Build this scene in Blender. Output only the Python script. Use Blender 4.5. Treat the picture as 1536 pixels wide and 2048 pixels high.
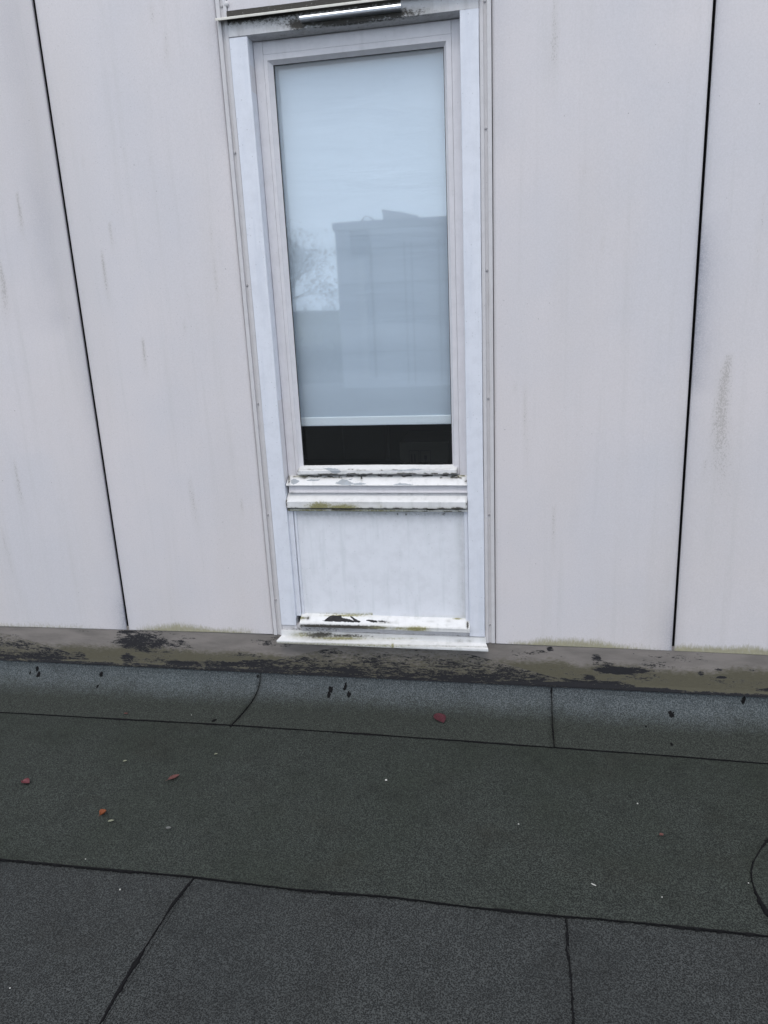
import bpy, bmesh, math, random
import numpy as np
from mathutils import Vector, Matrix
for o in list(bpy.data.objects): bpy.data.objects.remove(o)
C = bpy.context.scene.collection
S = bpy.context.scene
rad = math.radians

# ------------------------------------------------------------------ camera
EYE = np.array([0.0, -2.72, 1.6])
YAW, PIT, ROL, FOC = -0.194821, 0.275636, -0.047468, 1507.03   # FOC in pixels of a 1536 wide frame
fw = np.array([math.sin(YAW)*math.cos(PIT), math.cos(YAW)*math.cos(PIT), -math.sin(PIT)])
rt = np.cross(fw, [0, 0, 1]); rt /= np.linalg.norm(rt)
up = np.cross(rt, fw)
rt, up = rt*math.cos(ROL)+up*math.sin(ROL), -rt*math.sin(ROL)+up*math.cos(ROL)
cam = bpy.data.cameras.new('camera'); cam_o = bpy.data.objects.new('camera', cam); C.objects.link(cam_o)
cam.sensor_fit = 'HORIZONTAL'; cam.sensor_width = 36.0; cam.lens = 36.0*FOC/1536
cam.clip_start = 0.05; cam.clip_end = 2000
M = Matrix(((rt[0], up[0], -fw[0], EYE[0]), (rt[1], up[1], -fw[1], EYE[1]), (rt[2], up[2], -fw[2], EYE[2]), (0, 0, 0, 1)))
cam_o.matrix_world = M
S.camera = cam_o
S.render.resolution_x, S.render.resolution_y = 768, 1024

# ------------------------------------------------------------------ light (overcast)
SUN_EL, SUN_ROT = rad(58), rad(179)      # high soft sun behind the viewer, above thick cloud
w = bpy.data.worlds.new('World'); S.world = w; w.use_nodes = True
nt = w.node_tree; nt.nodes.clear()
out = nt.nodes.new('ShaderNodeOutputWorld'); bg = nt.nodes.new('ShaderNodeBackground')
sky = nt.nodes.new('ShaderNodeTexSky'); sky.sky_type = 'NISHITA'; sky.sun_disc = False
sky.sun_elevation = SUN_EL; sky.sun_rotation = SUN_ROT; sky.air_density = 1.0; sky.dust_density = 4.0; sky.ozone_density = 1.0
mix = nt.nodes.new('ShaderNodeMix'); mix.data_type = 'RGBA'
co = nt.nodes.new('ShaderNodeTexCoord'); nz = nt.nodes.new('ShaderNodeTexNoise'); nz.inputs['Scale'].default_value = 2.2; nz.inputs['Detail'].default_value = 5
mp = nt.nodes.new('ShaderNodeMapping'); mp.inputs['Scale'].default_value = (1, 1, 2.6)
cr = nt.nodes.new('ShaderNodeValToRGB')
cr.color_ramp.elements[0].position = .3; cr.color_ramp.elements[0].color = (7.6, 8.0, 8.9, 1)
cr.color_ramp.elements[1].position = .7; cr.color_ramp.elements[1].color = (9.4, 9.7, 10.3, 1)
nt.links.new(co.outputs['Generated'], mp.inputs[0]); nt.links.new(mp.outputs[0], nz.inputs[0]); nt.links.new(nz.outputs[0], cr.inputs[0])
sx = nt.nodes.new('ShaderNodeSeparateXYZ'); nt.links.new(co.outputs['Generated'], sx.inputs[0])
mr = nt.nodes.new('ShaderNodeMapRange'); mr.interpolation_type = 'SMOOTHSTEP'; mr.inputs[1].default_value = .02; mr.inputs[2].default_value = .50; mr.inputs[3].default_value = 1.0; mr.inputs[4].default_value = 0.0
nt.links.new(sx.outputs['Z'], mr.inputs[0])
lowc = nt.nodes.new('ShaderNodeMix'); lowc.data_type = 'RGBA'; lowc.inputs['B'].default_value = (12.6, 14.9, 17.8, 1)
nt.links.new(mr.outputs[0], lowc.inputs['Factor']); nt.links.new(cr.outputs[0], lowc.inputs['A'])
mix.inputs['Factor'].default_value = .78
nt.links.new(sky.outputs[0], mix.inputs['A']); nt.links.new(lowc.outputs['Result'], mix.inputs['B'])
nt.links.new(mix.outputs['Result'], bg.inputs[0]); bg.inputs[1].default_value = 0.145
nt.links.new(bg.outputs[0], out.inputs[0])
sl = bpy.data.lights.new('sun', 'SUN'); sl.energy = 1.0; sl.angle = rad(25); sl.color = (1, .97, .93)
so = bpy.data.objects.new('sun', sl); C.objects.link(so)
sd = Vector((math.sin(SUN_ROT)*math.cos(SUN_EL), math.cos(SUN_ROT)*math.cos(SUN_EL), math.sin(SUN_EL)))
so.rotation_euler = (-sd).to_track_quat('-Z', 'Y').to_euler()
S.view_settings.view_transform = 'Standard'; S.view_settings.look = 'None'; S.view_settings.gamma = 1
S.view_settings.exposure = 0.0

# ------------------------------------------------------------------ measuring helpers (photo point -> point on a real plane)
def ray(x, y): return fw*FOC + rt*(x-768) - up*(y-1024)
def pY(x, y, Y=0.0):
    d = ray(x, y); return EYE + d*(Y-EYE[1])/d[1]
def pZ(x, y, Z=0.0):
    d = ray(x, y); return EYE + d*(Z-EYE[2])/d[2]
def proj(P):
    P = np.asarray(P, float) - EYE
    c = P@fw
    return 768+FOC*(P@rt)/c, 1024-FOC*(P@up)/c

# ------------------------------------------------------------------ numpy noise for shapes and stain masks
def _h(i, j, s):
    n = (i*374761393 + j*668265263 + s*1274126177) & 0xffffffff
    n = ((n ^ (n >> 13))*1274126177) & 0xffffffff
    return ((n ^ (n >> 16)) & 0xffff)/65535.0
def vn(x, y, s=0):
    x = np.asarray(x, float); y = np.asarray(y, float)+0*x; x = x+0*y
    i = np.floor(x).astype(np.int64); j = np.floor(y).astype(np.int64)
    fx = x-i; fy = y-j; fx = fx*fx*(3-2*fx); fy = fy*fy*(3-2*fy)
    return (_h(i, j, s)*(1-fx)+_h(i+1, j, s)*fx)*(1-fy)+(_h(i, j+1, s)*(1-fx)+_h(i+1, j+1, s)*fx)*fy
def fbm(x, y, s=0, o=4):
    a = 0; t = 0; k = 1.0
    for q in range(o):
        a = a+k*vn(np.asarray(x)*2**q, np.asarray(y)*2**q, s+q*17); t += k; k *= .55
    return a/t
def sst(a, b, x): t = np.clip((x-a)/(b-a), 0, 1); return t*t*(3-2*t)
def inpoly(px, py, poly):
    r = np.zeros(np.shape(px), bool); n = len(poly)
    for a in range(n):
        x1, y1 = poly[a]; x2, y2 = poly[(a+1) % n]
        if y1 == y2: continue
        r ^= ((y1 > py) != (y2 > py)) & (px < (x2-x1)*(py-y1)/(y2-y1)+x1)
    return r.astype(float)

# ------------------------------------------------------------------ object helpers
def tag(o, label=None, cat=None, group=None, kind=None):
    if label: o['label'] = label
    if cat: o['category'] = cat
    if group: o['group'] = group
    if kind: o['kind'] = kind
    return o
def empty(name, label, cat, loc=(0, 0, 0), group=None):
    o = bpy.data.objects.new(name, None); C.objects.link(o); o.location = loc; o.empty_display_size = .05
    return tag(o, label, cat, group)
def link(name, bm, mat, parent=None, smooth=False):
    me = bpy.data.meshes.new(name)
    bm.normal_update(); bm.to_mesh(me); bm.free()
    if smooth:
        for p in me.polygons: p.use_smooth = True
    if mat: me.materials.append(mat)
    o = bpy.data.objects.new(name, me); C.objects.link(o)
    if parent is not None:
        o.parent = parent; o.matrix_parent_inverse = parent.matrix_world.inverted() if False else Matrix.Translation(-Vector(parent.location))
    return o
def mesh(name, V, F, mat, parent=None, smooth=False, attrs=None):
    me = bpy.data.meshes.new(name); me.from_pydata([tuple(v) for v in V], [], F); me.update()
    if smooth:
        for p in me.polygons: p.use_smooth = True
    if mat: me.materials.append(mat)
    if attrs:
        for k, v in attrs.items():
            a = me.attributes.new(k, 'FLOAT', 'POINT'); a.data.foreach_set('value', np.asarray(v, np.float32))
    o = bpy.data.objects.new(name, me); C.objects.link(o)
    if parent is not None:
        o.parent = parent; o.matrix_parent_inverse = Matrix.Translation(-Vector(parent.location))
    return o
def bbox(bm, x0, x1, y0, y1, z0, z1, bev=0.0, seg=1):
    b = bmesh.new(); bmesh.ops.create_cube(b, size=1.0)
    for v in b.verts:
        v.co = Vector(((x0+x1)/2+v.co.x*(x1-x0), (y0+y1)/2+v.co.y*(y1-y0), (z0+z1)/2+v.co.z*(z1-z0)))
    if bev: bmesh.ops.bevel(b, geom=b.edges[:], offset=bev, segments=seg, affect='EDGES')
    m = bpy.data.meshes.new('t'); b.to_mesh(m); b.free(); bm.from_mesh(m); bpy.data.meshes.remove(m)
def box(name, x0, x1, y0, y1, z0, z1, mat, parent=None, bev=0.0, seg=1):
    bm = bmesh.new(); bbox(bm, x0, x1, y0, y1, z0, z1, bev, seg); return link(name, bm, mat, parent)
def prof_bar(name, x0, x1, prof, mat, parent=None, step=.003, wob=.0, masks=None, mitre=0.0, seed=1, sub=.0025):
    """closed YZ profile run along x as a finely cut bar, slightly uneven, ends capped; masks: name -> f(px,py,P)"""
    pts = []
    n = len(prof)
    for i in range(n):
        a = np.array(prof[i]); b = np.array(prof[(i+1) % n]); L = np.linalg.norm(b-a); k = max(1, int(L/sub)) if L < .2 else 1
        for q in range(k): pts.append(a+(b-a)*q/k)
    pts = np.array(pts); m = len(pts)
    xs = np.linspace(x0, x1, max(2, int((x1-x0)/step)+1)); nx = len(xs)
    V = np.zeros((nx, m, 3))
    yb = pts[:, 0].max()
    for j in range(m):
        V[:, j, 0] = xs + 0
        V[:, j, 1] = pts[j, 0]; V[:, j, 2] = pts[j, 1]
    if mitre:
        t = (xs-x0)/(x1-x0)
        for j in range(m):
            k = (yb-pts[j, 0])*mitre
            V[:, j, 0] = (x0-k)+t*((x1-x0)+2*k)
    if wob:
        X = V[:, :, 0]
        V[:, :, 2] += wob*(fbm(X*9+seed, X*0+seed, seed)-.5)*2 + wob*.6*(vn(X*160, V[:, :, 1]*160, seed+5)-.5)
        V[:, :, 1] += wob*.8*(fbm(X*14+seed*3, V[:, :, 2]*40, seed+9)-.5)*2*(V[:, :, 1] < yb-.004)
    VV = V.reshape(-1, 3); F = []
    for i in range(nx-1):
        for j in range(m):
            a = i*m+j; b = i*m+(j+1) % m
            F.append((a, b, b+m, a+m))
    F.append(tuple(range(m-1, -1, -1))); F.append(tuple((nx-1)*m+j for j in range(m)))
    at = {}
    if masks:
        px, py = proj(VV)
        for k, f in masks.items(): at[k] = f(px, py, VV)
    o = mesh(name, VV, F, mat, parent, False, at)
    bm = bmesh.new(); bm.from_mesh(o.data); bmesh.ops.recalc_face_normals(bm, faces=bm.faces[:]); bm.to_mesh(o.data); bm.free()
    return o
def sheet_grid(name, xs, zt, zb, Y, thick, mat, parent=None, nz=60, masks=None, yf=None):
    """vertical plate with its own thickness: front grid with stain masks, plain back and edges"""
    nx = len(xs); V = []
    for i, x in enumerate(xs):
        a = zb(x) if callable(zb) else zb; b = zt(x) if callable(zt) else zt
        for k in range(nz+1):
            z = a+(b-a)*k/nz
            V.append((x, (yf(x, z) if yf else Y), z))
    nf = len(V); F = []; r = nz+1
    for i in range(nx-1):
        for k in range(nz): a = i*r+k; F.append((a, a+r, a+r+1, a+1))
    V = np.array(V); B = V.copy(); B[:, 1] += thick
    VV = np.vstack([V, B])
    for i in range(nx-1):
        a = i*r; F.append((a, a+nf, a+r+nf, a+r)); a = i*r+nz; F.append((a, a+r, a+r+nf, a+nf))
    for k in range(nz):
        a = k; F.append((a, a+1, a+1+nf, a+nf)); a = (nx-1)*r+k; F.append((a, a+nf, a+1+nf, a+1))
    F.append((nf, nf+nz, nf+(nx-1)*r+nz, nf+(nx-1)*r))
    px, py = proj(VV)
    at = {k: f(px, py, VV) for k, f in (masks or {}).items()}
    return mesh(name, VV, F, mat, parent, False, at)
def ribbon(name, path, width, h, mat, parent=None, seed=0, jit=.5, normal=(0, 0, 1), step=.004, drift=.003):
    """raised uneven bead of bitumen along a 3D path"""
    P = [np.array(p, float) for p in path]; pts = []
    for a, b in zip(P[:-1], P[1:]):
        k = max(1, int(np.linalg.norm(b-a)/step))
        for q in range(k): pts.append(a+(b-a)*q/k)
    pts.append(P[-1]); pts = np.array(pts); n = len(pts)
    N = np.array(normal, float)
    s = np.arange(n)*step
    T = np.gradient(pts, axis=0); T /= np.linalg.norm(T, axis=1)[:, None]+1e-9
    Sd = np.cross(T, N); Sd /= np.linalg.norm(Sd, axis=1)[:, None]+1e-9
    wv = width*(1+jit*2*(fbm(s*22+seed*7.3, s*0+.5, seed)-.5)*1.6+jit*.8*(vn(s*190, s*0, seed+3)-.5))
    thin = np.clip((fbm(s*6+seed*3.1, s*0+.2, seed+8)-.25)*2.4, .35, 1.25); wv = np.clip(wv*thin, width*.22, None)
    dr = drift*(fbm(s*4+seed, s*0, seed+21)-.5)*2+drift*.35*(vn(s*60, s*0, seed+31)-.5)
    c = pts+Sd*dr[:, None]
    e1 = (vn(s*230, s*0+1, seed+41)-.5)*width*.5; e2 = (vn(s*230, s*0+5, seed+43)-.5)*width*.5
    V = []; F = []
    for i in range(n):
        V += [c[i]-Sd[i]*(wv[i]/2+e1[i])-N*.002, c[i]-Sd[i]*wv[i]*.3+N*h, c[i]+Sd[i]*wv[i]*.3+N*h*.9, c[i]+Sd[i]*(wv[i]/2+e2[i])-N*.002]
    for i in range(n-1):
        for k in range(3): a = i*4+k; F.append((a, a+1, a+5, a+4))
    F.append((0, 3, 2, 1)); a = (n-1)*4; F.append((a, a+1, a+2, a+3))
    return mesh(name, V, F, mat, parent)

# ------------------------------------------------------------------ material helpers
class NT:
    def __init__(s, name):
        s.m = bpy.data.materials.new(name); s.m.use_nodes = True; s.t = s.m.node_tree; s.t.nodes.clear()
        s.o = s.t.nodes.new('ShaderNodeOutputMaterial'); s.b = s.t.nodes.new('ShaderNodeBsdfPrincipled')
        s.t.links.new(s.b.outputs[0], s.o.inputs[0]); s.pos = s.t.nodes.new('ShaderNodeNewGeometry').outputs['Position']
    def L(s, a, b): s.t.links.new(a, b)
    def put(s, sock, v):
        if isinstance(v, bpy.types.NodeSocket): s.L(v, sock)
        else: sock.default_value = v
    def map(s, sc, rot=(0, 0, 0), vec=None):
        n = s.t.nodes.new('ShaderNodeMapping'); n.inputs['Scale'].default_value = sc; n.inputs['Rotation'].default_value = rot; s.L(vec or s.pos, n.inputs[0]); return n.outputs[0]
    def noise(s, sc=1.0, det=3, rough=.5, vec=None, dist=0):
        n = s.t.nodes.new('ShaderNodeTexNoise'); s.L(vec or s.pos, n.inputs['Vector']); n.inputs['Scale'].default_value = sc
        n.inputs['Detail'].default_value = det; n.inputs['Roughness'].default_value = rough; n.inputs['Distortion'].default_value = dist; return n.outputs['Fac']
    def voro(s, sc, vec=None, feat='F1', outp='Distance', rnd=1):
        n = s.t.nodes.new('ShaderNodeTexVoronoi'); n.feature = feat; s.L(vec or s.pos, n.inputs['Vector']); n.inputs['Scale'].default_value = sc; n.inputs['Randomness'].default_value = rnd; return n.outputs[outp]
    def ss(s, v, a, b, lo=0.0, hi=1.0):
        n = s.t.nodes.new('ShaderNodeMapRange'); n.interpolation_type = 'SMOOTHSTEP'; s.put(n.inputs[0], v); s.put(n.inputs[1], a); s.put(n.inputs[2], b); n.inputs[3].default_value = lo; n.inputs[4].default_value = hi; return n.outputs[0]
    def ma(s, op, a, b=0.0, c=0.0, clamp=False):
        n = s.t.nodes.new('ShaderNodeMath'); n.operation = op; n.use_clamp = clamp; s.put(n.inputs[0], a); s.put(n.inputs[1], b); s.put(n.inputs[2], c); return n.outputs[0]
    def mix(s, f, a, b):
        n = s.t.nodes.new('ShaderNodeMix'); n.data_type = 'RGBA'; s.put(n.inputs['Factor'], f)
        for k, v in (('A', a), ('B', b)):
            if isinstance(v, (tuple, list)): v = (*v[:3], 1)
            s.put(n.inputs[k], v)
        return n.outputs['Result']
    def attr(s, name):
        n = s.t.nodes.new('ShaderNodeAttribute'); n.attribute_name = name; return n.outputs['Fac']
    def bump(s, h, d=.001, st=1.0):
        n = s.t.nodes.new('ShaderNodeBump'); n.inputs['Distance'].default_value = d; n.inputs['Strength'].default_value = st; s.L(h, n.inputs['Height']); s.L(n.outputs[0], s.b.inputs['Normal'])
    def fin(s, col, rough=.6, metal=0.0, spec=.5):
        if isinstance(col, (tuple, list)): col = (*col[:3], 1)
        s.put(s.b.inputs['Base Color'], col); s.put(s.b.inputs['Roughness'], rough); s.b.inputs['Metallic'].default_value = metal
        s.b.inputs['Specular IOR Level'].default_value = spec; return s.m
def simple(name, col, rough=.6, metal=0.0, var=.1, sc=20, spec=.5):
    n = NT(name); f = n.noise(sc, 4, .6)
    c = n.mix(f, tuple(c*(1-var) for c in col), tuple(min(1, c*(1+var)) for c in col))
    return n.fin(c, rough, metal, spec)

# ---- cladding board: fine vertical weave, faint blotches, dotted run-off streaks, green growth along the foot
def mat_cladding():
    n = NT('cladding_board')
    big = n.noise(1.3, 4, .55); big2 = n.noise(1.0, 3, .5, n.map((3.2, 3.2, .7)))
    c = n.mix(n.ss(big, .35, .68), (.665, .625, .630), (.605, .588, .612))
    c = n.mix(n.ss(big2, .42, .72, 0, .40), c, (.59, .55, .535))
    run = n.noise(1.0, 4, .6, n.map((26, 26, 1.1)))
    c = n.mix(n.ss(run, .50, .75, 0, .17), c, (.46, .45, .43))
    weave = n.noise(1.0, 2, .5, n.map((900, 900, 160)))
    c = n.mix(n.ss(weave, .3, .7, 0, .14), c, (.42, .43, .46))
    gr = n.noise(170, 3, .8); c = n.mix(n.ss(gr, .45, .72, 0, .16), c, (.40, .395, .40)); c = n.mix(n.ss(gr, .5, .28, 0, .25), c, (.70, .70, .73))
    # soft grime and dotted streaks
    g = n.attr('grime'); gn = n.noise(240, 3, .7)
    c = n.mix(n.ma('MULTIPLY', g, n.ss(gn, .30, .62, .45, 1.1), clamp=True), c, (.30, .305, .35))
    s = n.attr('streak'); sn = n.noise(1, 3, .75, n.map((230, 230, 150)))
    th = n.ma('SUBTRACT', .72, n.ma('MULTIPLY', s, .28))
    dots = n.ss(n.ma('SUBTRACT', sn, th), -.05, .05)
    c = n.mix(n.ma('MULTIPLY', s, .24), c, (.40, .37, .32))
    c = n.mix(n.ma('MULTIPLY', n.ma('MULTIPLY', dots, .32), n.ss(s, .02, .2)), c, (.16, .145, .12))
    # specks
    vd = n.voro(26); pick = n.voro(26, outp='Color')
    sep = n.t.nodes.new('ShaderNodeSeparateColor'); n.L(pick, sep.inputs[0])
    rr = n.ma('MULTIPLY', n.ss(sep.outputs[0], .55, 1), .055)
    sp = n.ss(n.ma('SUBTRACT', rr, vd), -.012, .015)
    c = n.mix(n.ma('MULTIPLY', sp, .55), c, (.16, .15, .15))
    vd2 = n.voro(75); pick2 = n.voro(75, outp='Color'); sep2 = n.t.nodes.new('ShaderNodeSeparateColor'); n.L(pick2, sep2.inputs[0])
    sp2 = n.ss(n.ma('SUBTRACT', n.ma('MULTIPLY', n.ss(sep2.outputs[1], .7, 1), .11), vd2), -.03, .04)
    c = n.mix(n.ma('MULTIPLY', sp2, .35), c, (.25, .24, .23))
    # algae
    a = n.attr('algae'); an = n.noise(1, 5, .75, n.map((150, 150, 50)))
    al = n.ss(n.ma('ADD', a, n.ma('MULTIPLY', n.ma('SUBTRACT', an, .5), 1.2)), .35, 1.0)
    al = n.ma('MULTIPLY', al, .8)
    c = n.mix(n.ma('MULTIPLY', al, n.ss(a, .0, .12)), c, n.mix(n.noise(60, 3), (.34, .31, .16), (.17, .165, .085)))
    h = n.ma('ADD', n.ma('MULTIPLY', weave, .4), n.ma('MULTIPLY', n.noise(14, 2), 2.0))
    n.bump(h, .0006, .35)
    return n.fin(c, n.ss(big, .3, .7, .5, .62), 0, .35)
# ---- painted metal / wood
def mat_paint(name, base, grime_amt=.25, cool=(.50, .55, .66), rough=.42, speck=.4, dirtname=True):
    n = NT(name)
    b1 = n.noise(24, 5, .65); c = n.mix(n.ss(b1, .38, .7), base, tuple(x*.93 for x in base))
    b2 = n.noise(1, 4, .6, n.map((34, 34, 3.0)))
    c = n.mix(n.ss(b2, .50, .72, 0, grime_amt), c, cool)
    fine = n.noise(330, 3, .7); c = n.mix(n.ss(fine, .55, .8, 0, speck), c, tuple(x*.55 for x in base))
    vd = n.voro(95); pk = n.voro(95, outp='Color'); sp = n.t.nodes.new('ShaderNodeSeparateColor'); n.L(pk, sp.inputs[0])
    dd = n.ss(n.ma('SUBTRACT', n.ma('MULTIPLY', n.ss(sp.outputs[0], .72, 1), .22), vd), -.04, .05)
    c = n.mix(n.ma('MULTIPLY', dd, speck*.9), c, tuple(x*.45 for x in base))
    # masks: dirt_shade = dotted dark soot plus painted shade, moss = olive, rot = bare black wood, peel = old grey coat
    d = n.attr('dirt_shade'); dsoft = n.ma('MULTIPLY', n.ma('POWER', d, .7), n.ss(n.noise(1, 3, .7, n.map((70, 70, 60))), .25, .65, .35, .75)); c = n.mix(n.ma('MULTIPLY', dsoft, 1.0, clamp=True), c, (.20, .195, .17)); dn = n.noise(1, 4, .75, n.map((110, 110, 190)))
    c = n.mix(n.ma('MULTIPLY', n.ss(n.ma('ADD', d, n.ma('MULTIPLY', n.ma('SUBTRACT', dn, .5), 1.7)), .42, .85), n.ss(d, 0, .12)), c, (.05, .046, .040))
    mo = n.attr('moss'); c = n.mix(n.ma('MULTIPLY', mo, .5), c, (.40, .39, .27)); mn = n.noise(1, 4, .75, n.map((130, 130, 110)))
    c = n.mix(n.ma('MULTIPLY', n.ss(n.ma('ADD', mo, n.ma('MULTIPLY', n.ma('SUBTRACT', mn, .5), 1.7)), .30, .90), n.ss(mo, 0, .12)), c, n.mix(n.noise(140, 3), (.33, .31, .15), (.14, .135, .06)))
    pe = n.attr('peel'); c = n.mix(n.ss(pe, .4, .6), c, n.mix(n.noise(90, 3), (.36, .40, .45), (.27, .28, .28)))
    ro = n.attr('rot'); rn = n.noise(1, 4, .7, n.map((60, 400, 400)))
    c = n.mix(n.ss(ro, .4, .6), c, n.mix(n.ss(rn, .4, .75), (.006, .006, .007), (.045, .042, .04)))
    hh = n.ma('ADD', n.ma('MULTIPLY', n.noise(45, 3, .6), 1.0), n.ma('MULTIPLY', fine, .25))
    hh = n.ma('SUBTRACT', hh, n.ma('MULTIPLY', n.ma('ADD', pe, n.ma('MULTIPLY', ro, 3)), .9))
    n.bump(hh, .0012, .45)
    return n.fin(c, n.ma('ADD', rough, n.ma('MULTIPLY', n.ma('ADD', d, ro), .4), clamp=True), 0, .45)
# ---- mineral felt
def mat_felt(name, light, dark, tint, tint2, amt=.7):
    n = NT(name)
    g = n.noise(215, 3, .85, None, .7); g2 = n.voro(270)
    v = n.ma('ADD', n.ma('MULTIPLY', g, .75), n.ma('MULTIPLY', g2, .40))
    c = n.mix(n.ss(v, .44, .74), dark, light)
    b = n.noise(1.6, 5, .6); c = n.mix(n.ss(b, .38, .68, 0, amt), c, n.mix(n.ss(v, .44, .74), tuple(x*.55 for x in tint), tuple(x*1.5 for x in tint)))
    b2 = n.noise(2.7, 5, .6, n.map((1, 1.4, 1), (0, 0, .5)))
    c = n.mix(n.ss(b2, .50, .78, 0, .55), c, n.mix(n.ss(v, .44, .74), tuple(x*.55 for x in tint2), tuple(x*1.5 for x in tint2)))
    b3 = n.noise(11, 5, .65); c = n.mix(n.ss(b3, .46, .75, 0, .30), c, tuple(x*.65 for x in dark))
    a = n.attr('algae'); an = n.noise(1, 5, .7, n.map((35, 35, 35)))
    al = n.ss(n.ma('ADD', a, n.ma('MULTIPLY', n.ma('SUBTRACT', an, .5), .7)), .05, .95)
    c = n.mix(n.ma('MULTIPLY', al, n.ss(a, 0, .1)), c, n.mix(n.ss(v, .44, .74), (.009, .0112, .0092), (.056, .064, .055)))
    # stray pale granules
    vd = n.voro(60); pk = n.voro(60, outp='Color'); sp = n.t.nodes.new('ShaderNodeSeparateColor'); n.L(pk, sp.inputs[0])
    dd = n.ss(n.ma('SUBTRACT', n.ma('MULTIPLY', n.ss(sp.outputs[2], .95, 1), .09), vd), -.02, .02)
    c = n.mix(n.ma('MULTIPLY', dd, .40), c, (.16, .16, .145))
    ms = n.ss(n.noise(34, 5, .8), .66, .74); c = n.mix(n.ma('MULTIPLY', ms, .5), c, (.018, .026, .012))
    n.bump(n.ma('ADD', v, n.ma('MULTIPLY', n.noise(7, 3), 3.0)), .003, .8)
    return n.fin(c, .85, 0, .3)
def mat_flashing():
    n = NT('peeling_grey_paint')
    b = n.noise(1, 5, .6, n.map((5, 5, 22))); c = n.mix(n.ss(b, .35, .7), (.235, .212, .196), (.165, .150, .138))
    ol = n.attr('olive'); on = n.noise(1, 5, .7, n.map((50, 50, 110)))
    c = n.mix(n.ss(n.ma('ADD', ol, n.ma('MULTIPLY', n.ma('SUBTRACT', on, .5), 1.3)), .15, .85), c, n.mix(n.noise(1, 4, .7, n.map((60, 60, 160))), (.080, .073, .050), (.125, .115, .080)))
    pe = n.attr('peel'); p1 = n.noise(1, 6, .72, n.map((26, 26, 120)), .5); p2 = n.noise(1, 4, .8, n.map((95, 95, 330)), .3)
    p0 = n.noise(1, 3, .5, n.map((6, 6, 34)))
    pn0 = n.ma('MULTIPLY', n.ma('SUBTRACT', p0, .52), 1.1)
    pn = n.ma('ADD', pn0, n.ma('ADD', n.ma('MULTIPLY', n.ma('SUBTRACT', p1, .5), 1.7), n.ma('MULTIPLY', n.ma('SUBTRACT', p2, .5), 1.4)))
    pv = n.ma('ADD', pe, pn)
    m = n.ma('MULTIPLY', n.ss(pv, .46, .53), .96)
    edge = n.ma('MULTIPLY', n.ss(pv, .36, .47), n.ma('SUBTRACT', 1.0, m))
    c = n.mix(n.ma('MULTIPLY', edge, .35), c, (.23, .22, .20))
    c = n.mix(m, c, n.mix(n.noise(300, 2), (.010, .010, .013), (.022, .022, .027)))
    n.bump(n.ma('ADD', n.ma('MULTIPLY', n.ma('SUBTRACT', 1.0, m), 1.0), n.ma('MULTIPLY', n.noise(120, 3), .3)), .0015, .7)
    return n.fin(c, n.ma('SUBTRACT', .7, n.ma('MULTIPLY', m, .1)), 0, .35)
def mat_glass():
    n = NT('window_glass'); t = n.t
    t.nodes.remove(n.b)
    geo = t.nodes.new('ShaderNodeNewGeometry')
    h = n.ma('MULTIPLY', n.noise(1, 2, .5, n.map((1.2, 1.2, 9))), 1.0)
    bp = t.nodes.new('ShaderNodeBump'); bp.inputs['Distance'].default_value = .00025; bp.inputs['Strength'].default_value = .5; n.L(h, bp.inputs['Height'])
    dot = t.nodes.new('ShaderNodeVectorMath'); dot.operation = 'DOT_PRODUCT'; n.L(geo.outputs['Normal'], dot.inputs[0]); n.L(geo.outputs['Incoming'], dot.inputs[1])
    c = n.ma('ABSOLUTE', dot.outputs['Value']); k = n.ma('POWER', n.ma('SUBTRACT', 1.0, c, clamp=True), 5.0)
    f = n.ma('ADD', .043, n.ma('MULTIPLY', k, .95))
    tr = t.nodes.new('ShaderNodeBsdfTransparent'); tr.inputs[0].default_value = (.975, .985, .99, 1)
    gl = t.nodes.new('ShaderNodeBsdfGlossy'); gl.inputs['Roughness'].default_value = .026; gl.inputs['Color'].default_value = (1, 1, 1, 1)
    n.L(bp.outputs[0], gl.inputs['Normal'])
    mx = t.nodes.new('ShaderNodeMixShader'); n.L(f, mx.inputs[0]); n.L(tr.outputs[0], mx.inputs[1]); n.L(gl.outputs[0], mx.inputs[2]); n.L(mx.outputs[0], n.o.inputs[0])
    return n.m
def mat_blind():
    n = NT('blind_fabric')
    h = n.noise(1, 3, .5, n.map((2.2, 2.2, 14)), .6)
    c = n.mix(n.ss(h, .3, .7), (.60, .665, .745), (.635, .70, .78))
    n.bump(h, .006, .5)
    n.b.inputs['Transmission Weight'].default_value = 0
    return n.fin(c, .8, 0, .2)

CLAD = mat_cladding()
CASE = mat_paint('pale_blue_grey_casing', (.695, .715, .775), .45, (.58, .61, .68), .38, .40)
FRAME = mat_paint('grey_white_frame_paint', (.67, .655, .68), .4, (.54, .53, .55), .4, .2)
WHITE = mat_paint('white_sill_paint', (.70, .70, .70), .6, (.52, .53, .52), .42, .35)
PANEL = mat_paint('spandrel_panel_paint', (.73, .745, .79), .45, (.58, .61, .64), .45, .32)
TRIM = mat_paint('beige_grey_trim', (.585, .57, .58), .35, (.46, .43, .42), .45, .3)
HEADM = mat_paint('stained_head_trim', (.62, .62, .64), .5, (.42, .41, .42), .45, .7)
DRIP = mat_paint('chalky_drip_strip', (.66, .64, .58), .3, (.5, .47, .40), .5, .4)
FLASH = mat_flashing()
FELT_BAND = mat_felt('green_worn_felt', (.053, .062, .054), (.0060, .0076, .0064), (.0205, .0260, .0195), (.0210, .0215, .0165), .75)
FELT_LOW = mat_felt('blue_grey_felt', (.062, .0675, .0665), (.0068, .0078, .0078), (.0215, .0240, .0245), (.0205, .0210, .0195), .5)
FELT_UP = mat_felt('pale_upstand_felt', (.122, .137, .144), (.028, .034, .037), (.070, .084, .088), (.075, .085, .085), .5)
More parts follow.
